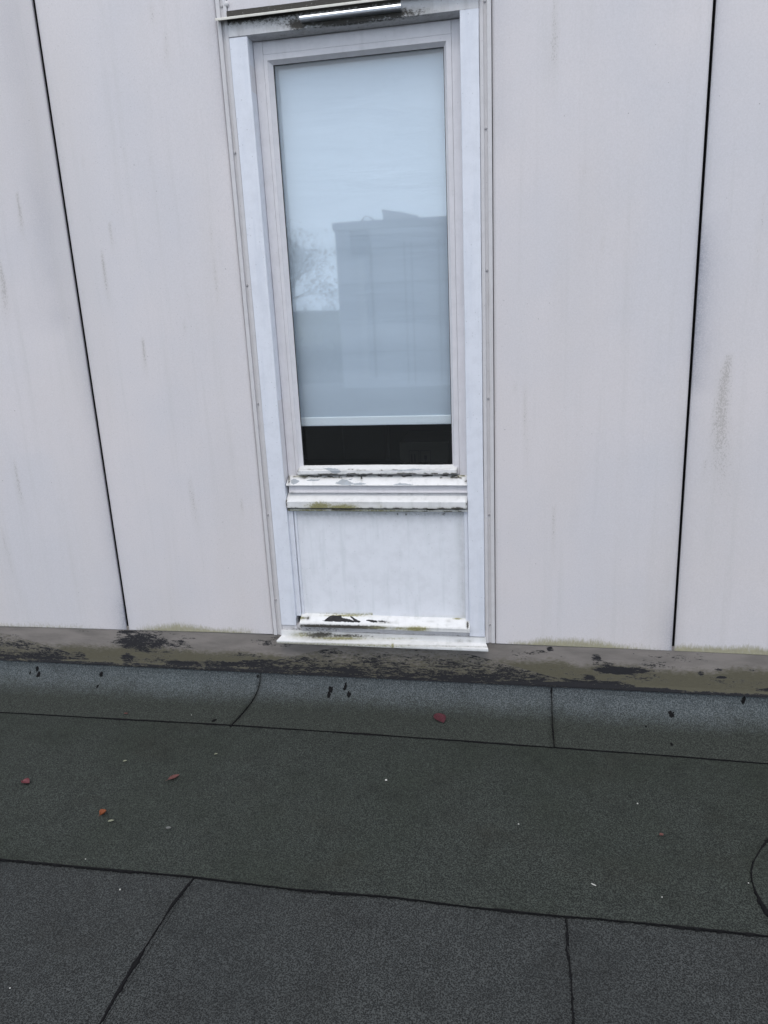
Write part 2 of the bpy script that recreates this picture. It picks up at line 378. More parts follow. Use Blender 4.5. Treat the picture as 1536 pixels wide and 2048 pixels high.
BITU = simple('black_bitumen', (.0045, .0045, .0052), .75, 0, .4, 90, .15)
BLACK = simple('dark_cavity', (.012, .012, .014), .9, 0, .3, 8)
GLASS = mat_glass(); BLIND = mat_blind()
GASK = simple('black_gasket', (.03, .03, .032), .6)
METAL = simple('brushed_metal', (.74, .76, .80), .28, 1.0, .06, 200)
SCREW = simple('screw_grey', (.42, .41, .42), .5, .3, .1, 300)

# ================================================================== ground, roof
GRS = NT('ground_grass'); GRS = GRS.fin(GRS.mix(GRS.noise(.6, 5), (.03, .045, .015), (.06, .07, .03)), .95)
bm = bmesh.new(); bbox(bm, -400, 400, -500, 300, -4.6, -4.5)
tag(link('ground', bm, GRS), kind='structure')
bm = bmesh.new(); bbox(bm, -14, 12, -12.2, .3, -.4, -.006)
tag(link('roof', bm, FELT_LOW), kind='structure')

def felt_slab(name, outline, z0, z1, mat):
    V = [(x, y, z1) for x, y in outline]+[(x, y, z0) for x, y in outline]; k = len(outline)
    F = [tuple(range(k)), tuple(range(2*k-1, k-1, -1))]+[(i, i+k, (i+1) % k+k, (i+1) % k) for i in range(k)]
    o = mesh(name, V, F, mat)
    b = bmesh.new(); b.from_mesh(o.data); bmesh.ops.recalc_face_normals(b, faces=b.faces[:]); b.to_mesh(o.data); b.free()
    return o
BS = [pZ(x, y, .006) for x, y in ((0, 1717), (200, 1735), (390, 1752), (560, 1774), (765, 1790), (950, 1812), (1130, 1830), (1340, 1849), (1536, 1870))]
ys = [(-9.0, -1.045)]+[(p[0], p[1]) for p in BS]+[(9.0, -1.035)]
band = felt_slab('felt_sheet', ys+[(9.0, -.15), (-9.0, -.15)], -.005, .003, FELT_BAND)
tag(band, kind='structure')
sy = lambda x: float(np.interp(x, [a for a, b in ys], [b for a, b in ys]))
ribbon('bitumen_seam', [(x, sy(x)-.002, .003) for x in np.linspace(-3.4, 2.4, 60)], .0075, .003, BITU, band, 3, .8)
# lower sheets meet at two cross seams
q1a, q1b = pZ(388, 1753), pZ(205, 2048); q2a, q2b = pZ(1133, 1830), pZ(1147, 2048)
S1 = lambda t: (q1a[0]+(q1b[0]-q1a[0])*t, q1a[1]+(q1b[1]-q1a[1])*t)
def low(x0a, x0b, x1a, x1b):
    o = felt_slab('felt_sheet', [(x0a, sy(x0a)+.02), (x0b, -2.9), (x1b, -2.9), (x1a, sy(x1a)+.02)], -.0055, -.001, FELT_LOW)
    return tag(o, kind='structure')
e1 = q1a[0]+(q1b[0]-q1a[0])*(-2.9-q1a[1])/(q1b[1]-q1a[1]); e2 = q2a[0]+(q2b[0]-q2a[0])*(-2.9-q2a[1])/(q2b[1]-q2a[1])
s_l = low(-3.6, -3.6, q1a[0], e1); s_m = low(q1a[0]+.0015, e1+.0015, q2a[0], e2); s_r = low(q2a[0]+.0015, e2+.0015, 3.0, 3.0)
ribbon('bitumen_seam', [(q1a[0]+.004, q1a[1]+.015, .0)]+[pZ(x, y) for x, y in ((372, 1775), (345, 1808), (322, 1845), (290, 1895), (262, 1940), (245, 1968), (205, 2040))]+[(e1, -2.9, 0)], .0105, .0025, BITU, s_m, 11, .8)
ribbon('bitumen_seam', [(q2a[0], q2a[1]+.02, .0)]+[pZ(x, y) for x, y in ((1134, 1850), (1136, 1875), (1135, 1900), (1141, 1940), (1143, 1990), (1147, 2045))]+[(e2, -2.9, 0)], .0145, .0025, BITU, s_r, 14, .9)
# round patch at the right
pc = np.array([.965, -.925]); pr = .352
pts = [(pc[0]+pr*(1+.03*math.sin(3*a+1)+.015*math.sin(7*a))*math.cos(a), pc[1]+pr*(1+.03*math.sin(3*a+1)+.015*math.sin(7*a))*math.sin(a)) for a in np.linspace(0, 2*math.pi, 97)[:-1]]
patch = felt_slab('felt_patch', pts, -.004, .0075, FELT_BAND)
tag(patch, 'rounded repair patch of roofing felt edged in black bitumen at the right of the roof', 'felt patch')
ribbon('bitumen_seam', [(x, y, .006) for x, y in pts+pts[:1]], .012, .003, BITU, patch, 19, .7)

# upstand felt with cove
cove = [(.0085, .165), (.0080, .10), (.004, .078), (-.006, .058), (-.026, .038), (-.055, .022), (-.095, .013), (-.15, .0085), (-.205, .0068), (-.262, .006)]
cv = []
for a, b in zip(cove[:-1], cove[1:]):
    for q in range(6): cv.append((a[0]+(b[0]-a[0])*q/6, a[1]+(b[1]-a[1])*q/6))
cv.append(cove[-1]); cv = np.array(cv); cs = np.concatenate([[0], np.cumsum(np.hypot(*np.diff(cv, axis=0).T))])
EDX = [-9, -2.167, -1.6, -1.141, -.6, .1, .45, .819, 9]; EDY = [-.262, -.259, -.252, -.246, -.250, -.262, -.268, -.278, -.28]
def upstand(x0, x1, seamL, seamR, label):
    nx = int((x1-x0)/.03)+2; V = []; alg = []
    for i in range(nx):
        t = i/(nx-1)
        for k in range(len(cv)):
            f = cs[k]/cs[-1]
            xa = x0+(seamL(f) if seamL else 0); xb = x1+(seamR(f) if seamR else 0); x = xa+(xb-xa)*t
            e = np.interp(x, EDX, EDY)/-.262
            y = cv[k, 0]*(e if cv[k, 0] < 0 else 1); z = cv[k, 1]+.0015*(fbm(x*3, f*4, 5)-.5)*min(1, f*3)
            V.append((x, y, z)); alg.append(float(sst(.12, .78, f+.09*(fbm(x*2.3, f*2, 77)-.5)*2)*1.0))
    m = len(cv); F = []
    for i in range(nx-1):
        for k in range(m-1): a = i*m+k; F.append((a, a+1, a+m+1, a+m))
    V = np.array(V); n0 = len(V); B = V.copy(); B[:, 2] -= .005; B[:, 1] += .004
    F += [tuple(n0+q for q in reversed(f)) for f in F]
    for i in range(nx-1):
        a = i*m+m-1; F.append((a, a+n0, a+m+n0, a+m))
    for k in range(m-1):
        a = k; F.append((a, a+n0, a+1+n0, a+1)); a = (nx-1)*m+k; F.append((a, a+1, a+1+n0, a+n0))
    o = mesh('felt_upstand', np.vstack([V, B]), F, FELT_UP, None, True, {'algae': alg+alg})
    tag(o, label, 'roofing felt', 'felt strips turned up against the wall foot')
    ribbon('bitumen_seam', [(x, float(np.interp(x, EDX, EDY))-.001, .006) for x in np.linspace(max(x0, -3.4), min(x1, 2.4), 40)], .0055, .0018, BITU, o, int(abs(x0)*10)+2, .8)
    return o
lean = lambda f: -.030*max(0, f-.28)/.72-.008*f
ups = [upstand(-7, -1.105, None, lean, 'felt strip turned up the wall foot below the left pair of cladding panels'),
       upstand(-1.1035, .098, lean, lambda f: .004*f, 'felt strip turned up the wall foot directly below the window'),
       upstand(.0995, 5, lambda f: .004*f, None, 'felt strip turned up the wall foot right of the window, below the right seam')]
def covepath(x, fn, lo=.18, hi=1.0):
    P = []
    for k in range(len(cv)):
        f = cs[k]/cs[-1]
        if f < lo or f > hi: continue
        P.append((x+fn(f), cv[k, 0], cv[k, 1]+.0005))
    return P
def ribbon_n(name, path, width, par, seed):
    P = np.array(path); return ribbon(name, P, width, .0025, BITU, par, seed, .9, (0, -.6, .8), .003, .002)
ribbon_n('bitumen_seam', covepath(-1.104, lean), .008, ups[1], 31)
ribbon_n('bitumen_seam', covepath(.099, lambda f: .004*f), .011, ups[2], 33)
# smears of bitumen on the upstand
def on_cove(x, y):
    """point where the sight line through photo point x, y meets the cove"""
    best = None
    for k in range(len(cv)-1):
        for t in (0, .25, .5, .75):
            c = cv[k]+(cv[k+1]-cv[k])*t
            P = pY(x, y, c[0])
            e = abs(P[2]-c[1])
            if best is None or e < best[0]: best = (e, P, k)
    k = best[2]; tv = cv[k+1]-cv[k]; tv /= np.linalg.norm(tv)
    return best[1], np.array([0, tv[1], -tv[0]]), np.array([0, tv[0], tv[1]])
def smear(x, y, w_, h_, par, seed):
    P, N, D = on_cove(x, y)
    if N[1] > 0 or N[2] < 0: N = -N
    rnd = random.Random(seed); V = []; F = []
    for b in range(int(6+w_*.8)):
        cx = rnd.gauss(0, w_*.28)*.00085; cy = rnd.gauss(0, h_*.33)*.0011; r = rnd.uniform(1.8, 4.4)*.0014*(1 if w_ > 6 else .65)
        st = rnd.uniform(.7, 2.2); n = 9; base = len(V)
        c = P+np.array([1, 0, 0])*cx+D*cy
        rr = [r*rnd.uniform(.55, 1.35) for _ in range(n)]
        for i in range(n): a = 2*math.pi*i/n; V.append(c+np.array([1, 0, 0])*math.cos(a)*rr[i]+D*math.sin(a)*rr[i]*st+N*.0004)
        for i in range(n): a = 2*math.pi*i/n; V.append(c+np.array([1, 0, 0])*math.cos(a)*rr[i]*.6+D*math.sin(a)*rr[i]*st*.6+N*(.0022+.0001*b))
        F += [(base+i, base+(i+1) % n, base+n+(i+1) % n, base+n+i) for i in range(n)]+[tuple(base+n+i for i in range(n))]
    mesh('bitumen_smear', V, F, BITU, par)
for x, y, a, b, u in ((78, 1346, 10, 26, 0), (75, 1337, 8, 8, 0), (203, 1349, 12, 10, 0), (195, 1373, 6, 10, 0), (60, 1346, 3, 5, 0), (428, 1441, 9, 3, 0), (661, 1379, 12, 10, 1), (658, 1390, 8, 12, 1), (690, 1375, 11, 20, 1), (698, 1389, 9, 8, 1), (516, 1353, 3, 5, 1), (1343, 1428, 13, 15, 2), (1343, 1488, 5, 12, 2), (1487, 1404, 8, 14, 2), (1292, 1453, 4, 4, 2)):
    smear(x, y, a, b, ups[u], int(x+y))

# ================================================================== backing wall with the window opening, room behind
bm = bmesh.new()
for a in ((-7.3, -.925, .05, .09, -.3, 3.6), (-.211, 5.3, .05, .09, -.3, 3.6), (-.925, -.211, .05, .09, 2.46, 3.6), (-.925, -.211, .05, .09, -.3, .82)):
    bbox(bm, *a)
tag(link('backing_wall', bm, BLACK), 'black wall behind the open joints between the pale cladding panels', 'wall')
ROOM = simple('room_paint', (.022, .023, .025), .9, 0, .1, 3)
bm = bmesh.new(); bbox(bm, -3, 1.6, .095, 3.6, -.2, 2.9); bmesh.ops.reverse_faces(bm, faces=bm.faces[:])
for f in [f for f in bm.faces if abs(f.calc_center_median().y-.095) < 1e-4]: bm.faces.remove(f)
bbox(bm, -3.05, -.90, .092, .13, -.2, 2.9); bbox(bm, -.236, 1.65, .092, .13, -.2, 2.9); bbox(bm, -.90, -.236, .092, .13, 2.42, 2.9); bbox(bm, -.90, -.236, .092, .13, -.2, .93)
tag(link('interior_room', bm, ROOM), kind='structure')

# ================================================================== cladding panels
STREAKS = [(32, 385, 120, 9, .9), (62, 472, 60, 4, .6), (-6, 515, 170, 16, .8), (28, 915, 150, 10, .7), (4, 1050, 140, 9, .6), (50, 150, 300, 22, .25),
           (300, 0, 70, 8, .6), (328, 60, 110, 10, .45), (219, 445, 80, 6, .75), (204, 498, 150, 9, .85), (301, 316, 16, 2, .9), (284, 678, 100, 7, .85), (425, 498, 150, 6, .6), (420, 450, 60, 5, .4), (381, 950, 150, 13, .6), (482, 996, 55, 4, .6), (163, 310, 40, 4, .4), (247, 302, 40, 3, .35), (368, 640, 40, 3, .5), (392, 650, 50, 3, .4), (224, 905, 70, 4, .3),
           (1106, 0, 230, 13, .6), (1053, 760, 240, 7, .65), (1029, 768, 30, 3, .4), (1110, 1010, 180, 6, .55), (1152, 1013, 36, 4, .5), (1343, 233, 40, 5, .35), (1167, 1200, 60, 2, 1.0), (1206, 470, 70, 6, .35), (1272, 460, 60, 4, .35), (1052, 12, 24, 3, .5), (1168, 320, 60, 10, .3), (1112, 530, 60, 5, .3), (1254, 880, 80, 8, .25), (1010, 1160, 60, 6, .2),
           (1461, 705, 380, 34, .8), (1420, 690, 40, 3, .6), (1412, 920, 70, 8, .45), (1530, 380, 300, 10, .35), (1530, 1120, 60, 8, .4)]
def m_streak(px, py, P):
    r = np.zeros(len(px))
    for x, y, L, wd, s in STREAKS:
        a = pY(x, y); b = pY(x, y+L); zt_ = a[2]; ln = zt_-b[2]; wm = wd*.00165
        t = (zt_-P[:, 2])/ln; g = (P[:, 0]-a[0]-.25*wm*np.sin(t*5+x))/(wm*(.12+.75*np.clip(t, 0, 1)**.7)+.001)
        r = np.maximum(r, min(1, s*1.15)*np.exp(-g*g*.9)*sst(0, .02, t)*(1-sst(.25, 1, t))*(P[:, 1] < .002))
    return r
def m_grime(edges):
    def f(px, py, P):
        r = np.zeros(len(px))
        for xc, z0, z1, wd, s in edges:
            r = np.maximum(r, s*np.exp(-np.abs(P[:, 0]-xc)/wd)*sst(z0-.12, z0+.02, P[:, 2])*(1-sst(z1-.1, z1+.15, P[:, 2])))
        return r*(.5+fbm(P[:, 0]*9, P[:, 2]*6, 4))
    return f
def m_algae(zb, amps):
    def f(px, py, P):
        h = P[:, 2]-np.array([zb(x) for x in P[:, 0]])
        A = np.interp(P[:, 0], [a for a, b in amps], [b for a, b in amps])
        rag = .026+.050*fbm(P[:, 0]*11, P[:, 0]*0, 8)
        return np.clip(A*1.35*(1-h/rag), 0, 1)
    return f
PZ = lambda *pt: (lambda x: float(np.interp(x, [a for a, b in pt], [b for a, b in pt])))
def panel(x0, x1, zb, zt, label, edges, amps, group='pale cladding panels of the facade'):
    # finer near the foot: warp z spacing
    xs = np.linspace(x0, x1, int((x1-x0)/.012)+2); nz_ = 230
    V = []; r = nz_+1
    zs = np.linspace(0, 1, r)**1.35
    fx = lambda x, z: .0016*math.sin(x*2.3+z*1.1)
    o_v = []
    for x in xs:
        a = zb(x)
        for t in zs: o_v.append((x, fx(x, t), a+(zt-a)*t))
    V = np.array(o_v); nf = len(V); F = []
    nx = len(xs)
    for i in range(nx-1):
        for k in range(nz_): a = i*r+k; F.append((a, a+r, a+r+1, a+1))
    B = V.copy(); B[:, 1] += .008; VV = np.vstack([V, B])
    for i in range(nx-1):
        a = i*r; F.append((a, a+nf, a+r+nf, a+r)); a = i*r+nz_; F.append((a, a+r, a+r+nf, a+nf))
    for k in range(nz_):
        a = k; F.append((a, a+1, a+1+nf, a+nf)); a = (nx-1)*r+k; F.append((a, a+nf, a+1+nf, a+1))
    px, py = proj(VV)
    at = {'streak': m_streak(px, py, VV), 'grime': m_grime(edges)(px, py, VV), 'algae': m_algae(zb, amps)(px, py, VV)}
    o = mesh('cladding_panel', VV, F, CLAD, None, True, at)
    try:
        for p in o.data.polygons:
            if abs(p.normal.y) < .5: p.use_smooth = False
    except Exception: pass
    return tag(o, label, 'cladding panel', group)
ZL2 = PZ((-9, .20), (-2.304, .274), (-1.684, .281)); ZL = PZ((-1.69, .281), (-1.011, .288)); ZR = PZ((-.12, .2835), (.542, .2800)); ZR2 = PZ((.54, .2800), (.873, .277), (5, .26))
panel(-3.9, -1.6885, PZ((-9, .26), (-2.304, .274), (-1.684, .281)), 3.4, 'pale grey cladding panel at the far left with dotted run-off streaks', [(-1.69, .2, .42, .035, 1.0), (-1.69, .4, 1.6, .03, .45), (-1.78, 1.6, 2.7, .12, .30), (-1.69, .9, 3, .02, .25)], [(-2.4, .55), (-1.95, .5), (-1.8, .35), (-1.69, .15)])
panel(-1.6765, -1.0255, ZL, 3.4, 'pale grey cladding panel between the left black joint and the window trim', [(-1.675, .3, 3, .012, .18), (-1.03, 2.2, 2.6, .03, .3)], [(-1.67, .25), (-1.62, .55), (-1.45, .95), (-1.3, .75), (-1.15, .6), (-1.08, .35), (-1.02, .1)])
panel(-.1165, .5365, ZR, 3.4, 'pale grey cladding panel right of the window with a thin crack near its foot', [(.538, .2, .42, .03, 1.0), (.54, .4, 1.1, .015, .35), (.54, 1.35, 1.85, .012, .45), (-.1, 2.1, 3, .03, .2)], [(-.11, .2), (-.03, .6), (.08, .85), (.2, .95), (.33, .75), (.43, .5), (.5, .35), (.54, .3)])
panel(.5465, 2.7, ZR2, 3.4, 'pale grey cladding panel at the far right with a long brown dotted stain', [(.548, .3, 2.9, .02, .30), (.548, 1.3, 1.75, .035, .85)], [(.55, .8), (.65, .95), (.8, 1.0), (1, .8)])
# header panel above the window
z_h = 2.545
def hdr():
    a = pY(453, 27, .0); b = pY(700, -6, .0); return float((a[2]+b[2])/2)
z_h = hdr()
bm = bmesh.new(); bbox(bm, -.984, -.157, .000, .008, z_h, 3.4, .0012)
hp = link('header_panel', bm, CLAD); tag(hp, 'pale panel directly above the window with a round screw cap at its corner', 'cladding panel')
bm = bmesh.new(); bmesh.ops.create_uvsphere(bm, u_segments=20, v_segments=12, radius=.0085)
c = pY(453, 8, -.003)
for v in bm.verts: v.co = Vector((v.co.x+c[0], v.co.y*.6+c[1], v.co.z+c[2]))
bmc = link('screw_cap', bm, TRIM, hp, True)
# brown batten visible in the slot under it
RUST = simple('brown_batten', (.06, .05, .046), .8, 0, .3, 60)

# ================================================================== base flashing (peeling paint)
FZ = PZ((-9, .09), (-2.338, .108), (-1.604, .111), (-1.027, .114), (-.14, .112), (.093, .112), (.887, .105), (5, .10))
ftop = lambda x: .298
def fv(P): # 0 at panel foot, 1 at lower edge
    zb = np.interp(P[:, 0], [-2.338, -1.604, -1.027, -.14, .093, .887], [.108, .111, .114, .112, .112, .105]); return (.281-P[:, 2])/(.281-zb)
PEEL = [(288, .30, 48, .26, .62), (262, .12, 30, .12, .45), (345, .42, 40, .3, .34), (30, .35, 14, .08, .30), (10, .85, 24, .10, .55), (160, .80, 12, .12, .45), (105, .93, 40, .05, .40), (255, .80, 12, .18, .50), (300, .82, 60, .12, .38), (370, .88, 40, .08, .75), (450, .86, 60, .09, .55), (520, .80, 50, .13, .62), (560, .85, 40, .12, .62), (500, .62, 40, .1, .34),
        (580, .05, 40, .1, .3), (560, .18, 50, .12, .38), (620, .66, 40, .10, .62), (665, .58, 70, .12, .66), (740, .60, 70, .09, .58), (830, .62, 80, .07, .42), (650, .86, 90, .10, .75), (560, .92, 60, .06, .6), (760, .92, 90, .08, .7), (860, .66, 60, .05, .3), (870, .22, 8, .04, .55), (845, .38, 12, .05, .35), (840, .55, 12, .06, .35), (940, .86, 60, .10, .55), (960, .60, 12, .12, .35),
        (1028, .95, 80, .08, .72), (1120, .93, 70, .11, .80), (1200, .92, 60, .12, .72), (1235, .55, 42, .09, .80), (1265, .52, 40, .07, .52), (1310, .38, 40, .16, .30), (1192, .30, 10, .2, .42), (1210, .42, 18, .08, .55), (1180, .78, 12, .1, .5), (1300, .97, 90, .05, .7), (1400, .99, 60, .03, .4), (1403, .52, 8, .05, .6), (1443, .58, 9, .04, .62), (1437, .40, 8, .05, .5), (1100, .08, 6, .05, .62), (1370, .15, 60, .1, .24), (1060, .3, 40, .15, .26), (1480, .75, 50, .15, .26), (1290, .68, 60, .1, .30), (1505, .40, 8, .04, .4)]
def m_peel(px, py, P):
    v = fv(P); r = np.full(len(px), .05)
    for x, c, rx, rv, s in PEEL:
        g = ((px-x)/rx)**2+((v-c)/rv)**2
        r = np.maximum(r, (s+(.14 if s > .4 else .03))*np.exp(-g*g*.5)+.04)
    band_ = sst(.88, .98, v)*(.42+.35*fbm(px*.01, px*0, 12)); r = np.maximum(r, band_+.1*sst(.5, .9, v))
    r = np.maximum(r, .20*sst(.35, .6, v)*(.6+.8*fbm(px*.008, px*0, 19)))
    return r
def m_olive(px, py, P):
    v = fv(P); e = .42+.22*(fbm(px*.006, px*0, 3)-.5)*2
    return sst(e-.2, e+.28, v)*1.0
xs = np.linspace(-3.2, 2.2, 1100)
bf = sheet_grid('base_flashing', xs, ftop, FZ, .003, .0022, FLASH, None, 48, {'peel': m_peel, 'olive': m_olive}, yf=lambda x, z: .003-.0012*math.sin(x*3.1)-(.002 if z < .13 else 0)*(.13-z)/.02)
tag(bf, 'grey painted flashing strip along the wall foot, its paint peeling to black', 'flashing')
for a, b in ((-7, -3.2), (2.2, 5)):
    pass

# ================================================================== trim channels with screws
def trim(xa, xb, xc, xd, screws, label):
    bm = bmesh.new(); zb = .286
    bbox(bm, xa, xb, -.007, .010, zb, 3.4, .0012); bbox(bm, xb-.0008, xc+.0008, .001, .0095, zb, 3.4); bbox(bm, xc, xd, -.005, .0098, zb, 3.4, .0012)
    o = link('trim_channel', bm, TRIM); tag(o, label, 'trim strip', 'grooved metal trims beside the window')
    for sx, sy_ in screws:
        P = pY(sx, sy_, .0); r = .0042
        b = bmesh.new(); bmesh.ops.create_cone(b, cap_ends=True, segments=14, radius1=r, radius2=r*.7, depth=.004)
        for v in b.verts: v.co = Vector(((xb+xc)/2+v.co.x, -.0008-v.co.z, P[2]+v.co.y))
        bbox(b, (xb+xc)/2-.0026, (xb+xc)/2+.0026, -.0034, -.0022, P[2]-.0005, P[2]+.0005)
        bmesh.ops.recalc_face_normals(b, faces=b.faces[:]); link('screw', b, SCREW, o)
    return o
trim(-1.0225, -1.0080, -.9975, -.9855, [(437, 14), (469, 306), (494, 571), (516, 808), (536, 1030), (549, 1200)], 'grooved metal trim strip with screws on the left side of the window')
trim(-.1565, -.1440, -.1330, -.1190, [(971, 2), (972, 257), (973, 541), (975, 797), (976, 1030), (979, 1250)], 'grooved metal trim strip with screws on the right side of the window')

# ================================================================== window unit
W = empty('window', 'tall narrow window with peeling white frame, lowered blind and panel below its sill', 'window', (-.57, .04, .3))
CF = -.012
def zero(px, py, P): return np.zeros(len(px))
def blob(lst):
    def f(px, py, P):
        r = np.zeros(len(px))
        for x, y, rx, ry, s in lst: r = np.maximum(r, min(1, s*1.2)*np.exp(-(((px-x)/rx)**2+((py-y)/(ry*1.35))**2)))
        return r
    return f
def casing(name, x0, x1, z0, z1, mat, masks=None, y1=.05, step=.012):
    # plate with fine front grid so the stains have room
    return prof_bar(name, x0, x1, [(CF, z0), (CF, z1), (y1, z1), (y1, z0)], mat, W, step, 0, masks, 0, 1, .2)
def vcasing(name, x0, x1, z0, z1, masks=None):
    zs = np.arange(z0, z1, .02).tolist()+[z1]; V = []; F = []; bev = .0015
    ring = [(x0+bev, CF), (x1-bev, CF), (x1, CF+bev), (x1, .05), (x0, .05), (x0, CF+bev)]
    for z in zs:
        for (x, y) in ring:
            V.append((x+.0007*(vn(z*6, 1, 3)-.5)*2, y+.0012*(fbm(z*3+x*9, z*0, 5)-.5), z))
    n = len(ring)
    for i in range(len(zs)-1):
        for k in range(n): a = i*n+k; b = i*n+(k+1) % n; F.append((a, b, b+n, a+n))
    F.append(tuple(range(n-1, -1, -1))); F.append(tuple((len(zs)-1)*n+k for k in range(n)))
    o = mesh(name, V, F, CASE, W); b = bmesh.new(); b.from_mesh(o.data); bmesh.ops.recalc_face_normals(b, faces=b.faces[:]); b.to_mesh(o.data); b.free(); return o
vcasing('side_casing', -.9835, -.9205, .337, 2.4555); vcasing('side_casing', -.2170, -.1575, .316, 2.4585)
# head casing: soot, plus the drip strip's shadow painted in below it
hm = {'dirt_shade': lambda px, py, P: np.clip(.9*np.exp(-np.clip(py-(45-(px-440)*.125), 0, 99)/11)*(px < 800)*1.1+.55*np.exp(-(((px-700)/130)**2+((py-(52-(px-600)*.125))/11)**2))+.45*np.exp(-(((px-594)/14)**2+((py-52)/12)**2))+.55*np.exp(-(((px-800)/90)**2+((py-26)/14)**2))+.45*np.exp(-(((px-680)/150)**2+((py-46)/10)**2)), 0, 1)*(P[:, 1] < .0)+.35*(P[:, 1] >= 0)}
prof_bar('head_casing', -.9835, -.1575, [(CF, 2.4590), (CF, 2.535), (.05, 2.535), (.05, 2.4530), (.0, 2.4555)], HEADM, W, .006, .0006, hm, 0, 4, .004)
# frame
FY = .040
def bx(name, *a, mat=FRAME, bev=.001): return box(name, *a, mat, W, bev)
bx('frame_stile', -.9195, -.8870, FY, .085, .945, 2.4525); bx('frame_stile', -.2490, -.2175, FY, .085, .945, 2.4525)
bx('frame_head', -.8862, -.2498, FY+.001, .085, 2.4115, 2.4520)
# reveal lining on both sides
bx('reveal_lining', -.9300, -.9208, -.008, .086, .32, 2.452, mat=FRAME, bev=0); 
# sash: front ring then sloped bead
def ring_prism(name, xo0, xo1, zo0, zo1, xi0, xi1, zi0, zi1, yo, yi, yb, mat):
    O = [(xo0, zo0), (xo1, zo0), (xo1, zo1), (xo0, zo1)]; I = [(xi0, zi0), (xi1, zi0), (xi1, zi1), (xi0, zi1)]
    V = [(x, yo, z) for x, z in O]+[(x, yi, z) for x, z in I]+[(x, yb, z) for x, z in I]+[(x, yb, z) for x, z in O]; F = []
    for L in range(3):
        for k in range(4): a = L*4+k; b = L*4+(k+1) % 4; F.append((a, b, b+4, a+4))
    for k in range(4): F.append((12+k, 12+(k+1) % 4, (k+1) % 4, k))
    o = mesh(name, V, F, mat, W); b = bmesh.new(); b.from_mesh(o.data); bmesh.ops.recalc_face_normals(b, faces=b.faces[:])
    b.to_mesh(o.data); b.free(); return o
ring_prism('sash', -.8862, -.2495, .955, 2.4107, -.8735, -.2665, .975, 2.3930, FY-.0005, FY-.0005, .085, FRAME)
ring_prism('glazing_bead', -.8733, -.2667, .9752, 2.3928, -.8590, -.2760, .986, 2.3815, FY+.0006, .0565, .0600, FRAME)
ring_prism('gasket', -.8600, -.2750, .980, 2.3830, -.8565, -.2780, .987, 2.3800, .0572, .0575, .0598, GASK)
for y0 in (.0605, .0805):
    box('glass_pane', -.870, -.266, y0, y0+.004, .972, 2.398, GLASS, W)
# paint losses along the lower members (photo points -> masks)
POLY_B1 = [[(646, 937), (660, 936), (676, 938), (682, 943), (676, 947), (664, 946), (655, 940)], [(770, 939), (800, 940), (830, 937), (850, 939), (828, 941), (800, 942)]]
def polys(ps, jit=1.2, s=0):
    def f(px, py, P):
        x = px+jit*2*(fbm(px*.25, py*.25, s)-.5)*2; y = py+jit*(fbm(px*.3+9, py*.3, s+4)-.5)*2; r = np.zeros(len(px))
        for p in ps: r = np.maximum(r, inpoly(x, y, p))
        return r
    return f
def lines(ls, wd=1.0):
    def f(px, py, P):
        r = np.zeros(len(px))
        for (x0, y0, x1, y1, s) in ls:
            t = np.clip((px-x0)/(x1-x0+1e-6), 0, 1); yy = y0+(y1-y0)*t+1.6*(fbm(px*.12, px*0, int(x0))-.5)*2
            r = np.maximum(r, min(1, s*1.2)*np.exp(-((py-yy)/(wd*1.45))**2)*(px > min(x0, x1))*(px < max(x0, x1))*(.45+.55*sst(.3, .6, vn(px*.10, 0, int(y0)))))
        return r
    return f
mx_ = lambda *fs: (lambda px, py, P: np.max([f(px, py, P) for f in fs], axis=0))
bm1 = {'rot': lambda px, py, P: polys([[(664, 941), (678, 942), (683, 946), (668, 947)]], 1, 3)(px, py, P)*.0, 'peel': polys(POLY_B1, 1.0, 3), 'dirt_shade': mx_(lines([(600, 939, 760, 940, .5), (760, 940, 900, 939, .6), (600, 949, 915, 947, .85)], 1.1), blob([(672, 943, 10, 3, .9), (917, 942, 5, 8, .8), (594, 939, 4, 5, .9), (910, 949, 12, 2, .9)])), 'moss': zero}
prof_bar('sash_weather_bar', -.8740, -.2570, [(.058, .9875), (.022, .9765), (.018, .974), (.018, .9600), (.022, .9585), (.058, .9585)], WHITE, W, .003, .0009, bm1, 0, 5, .002)
POLY_B2 = [[(581, 960), (588, 957), (598, 962), (590, 969), (582, 968)], [(612, 961), (622, 958), (642, 959), (634, 962), (620, 962)], [(670, 967), (684, 958), (694, 960), (706, 966), (700, 971), (682, 970)], [(690, 960), (706, 957), (702, 960)], [(700, 968), (720, 965), (735, 968), (716, 970)], [(785, 969), (800, 966), (828, 969), (800, 970)]]
bm2 = {'peel': polys(POLY_B2, 1.2, 7), 'dirt_shade': mx_(lines([(585, 953, 930, 951, .9), (600, 956, 700, 955, .6), (880, 955, 925, 956, .8), (580, 972, 935, 972, .3)], 1.3), blob([(608, 953, 12, 2, .7), (723, 955, 2.5, 5, .9), (906, 954, 8, 3, .8), (932, 962, 3, 4, .7), (578, 958, 3, 10, .7)])), 'moss': blob([(600, 953, 20, 2, .4), (925, 952, 14, 2, .5)]), 'rot': zero}
prof_bar('sill_rail', -.9165, -.2185, [(.060, .9560), (.036, .9500), (-.006, .9250), (-.008, .9225), (-.006, .9200), (.060, .9200)], WHITE, W, .003, .0008, bm2, 0, 6, .002)
prof_bar('apron', -.9100, -.2185, [(.006, .9195), (.006, .8990), (.003, .8960), (.003, .8905), (.060, .8905), (.060, .9195)], FRAME, W, .006, .0003, {'dirt_shade': blob([(584, 988, 3, 3, 1.0)])}, 0, 7, .004)
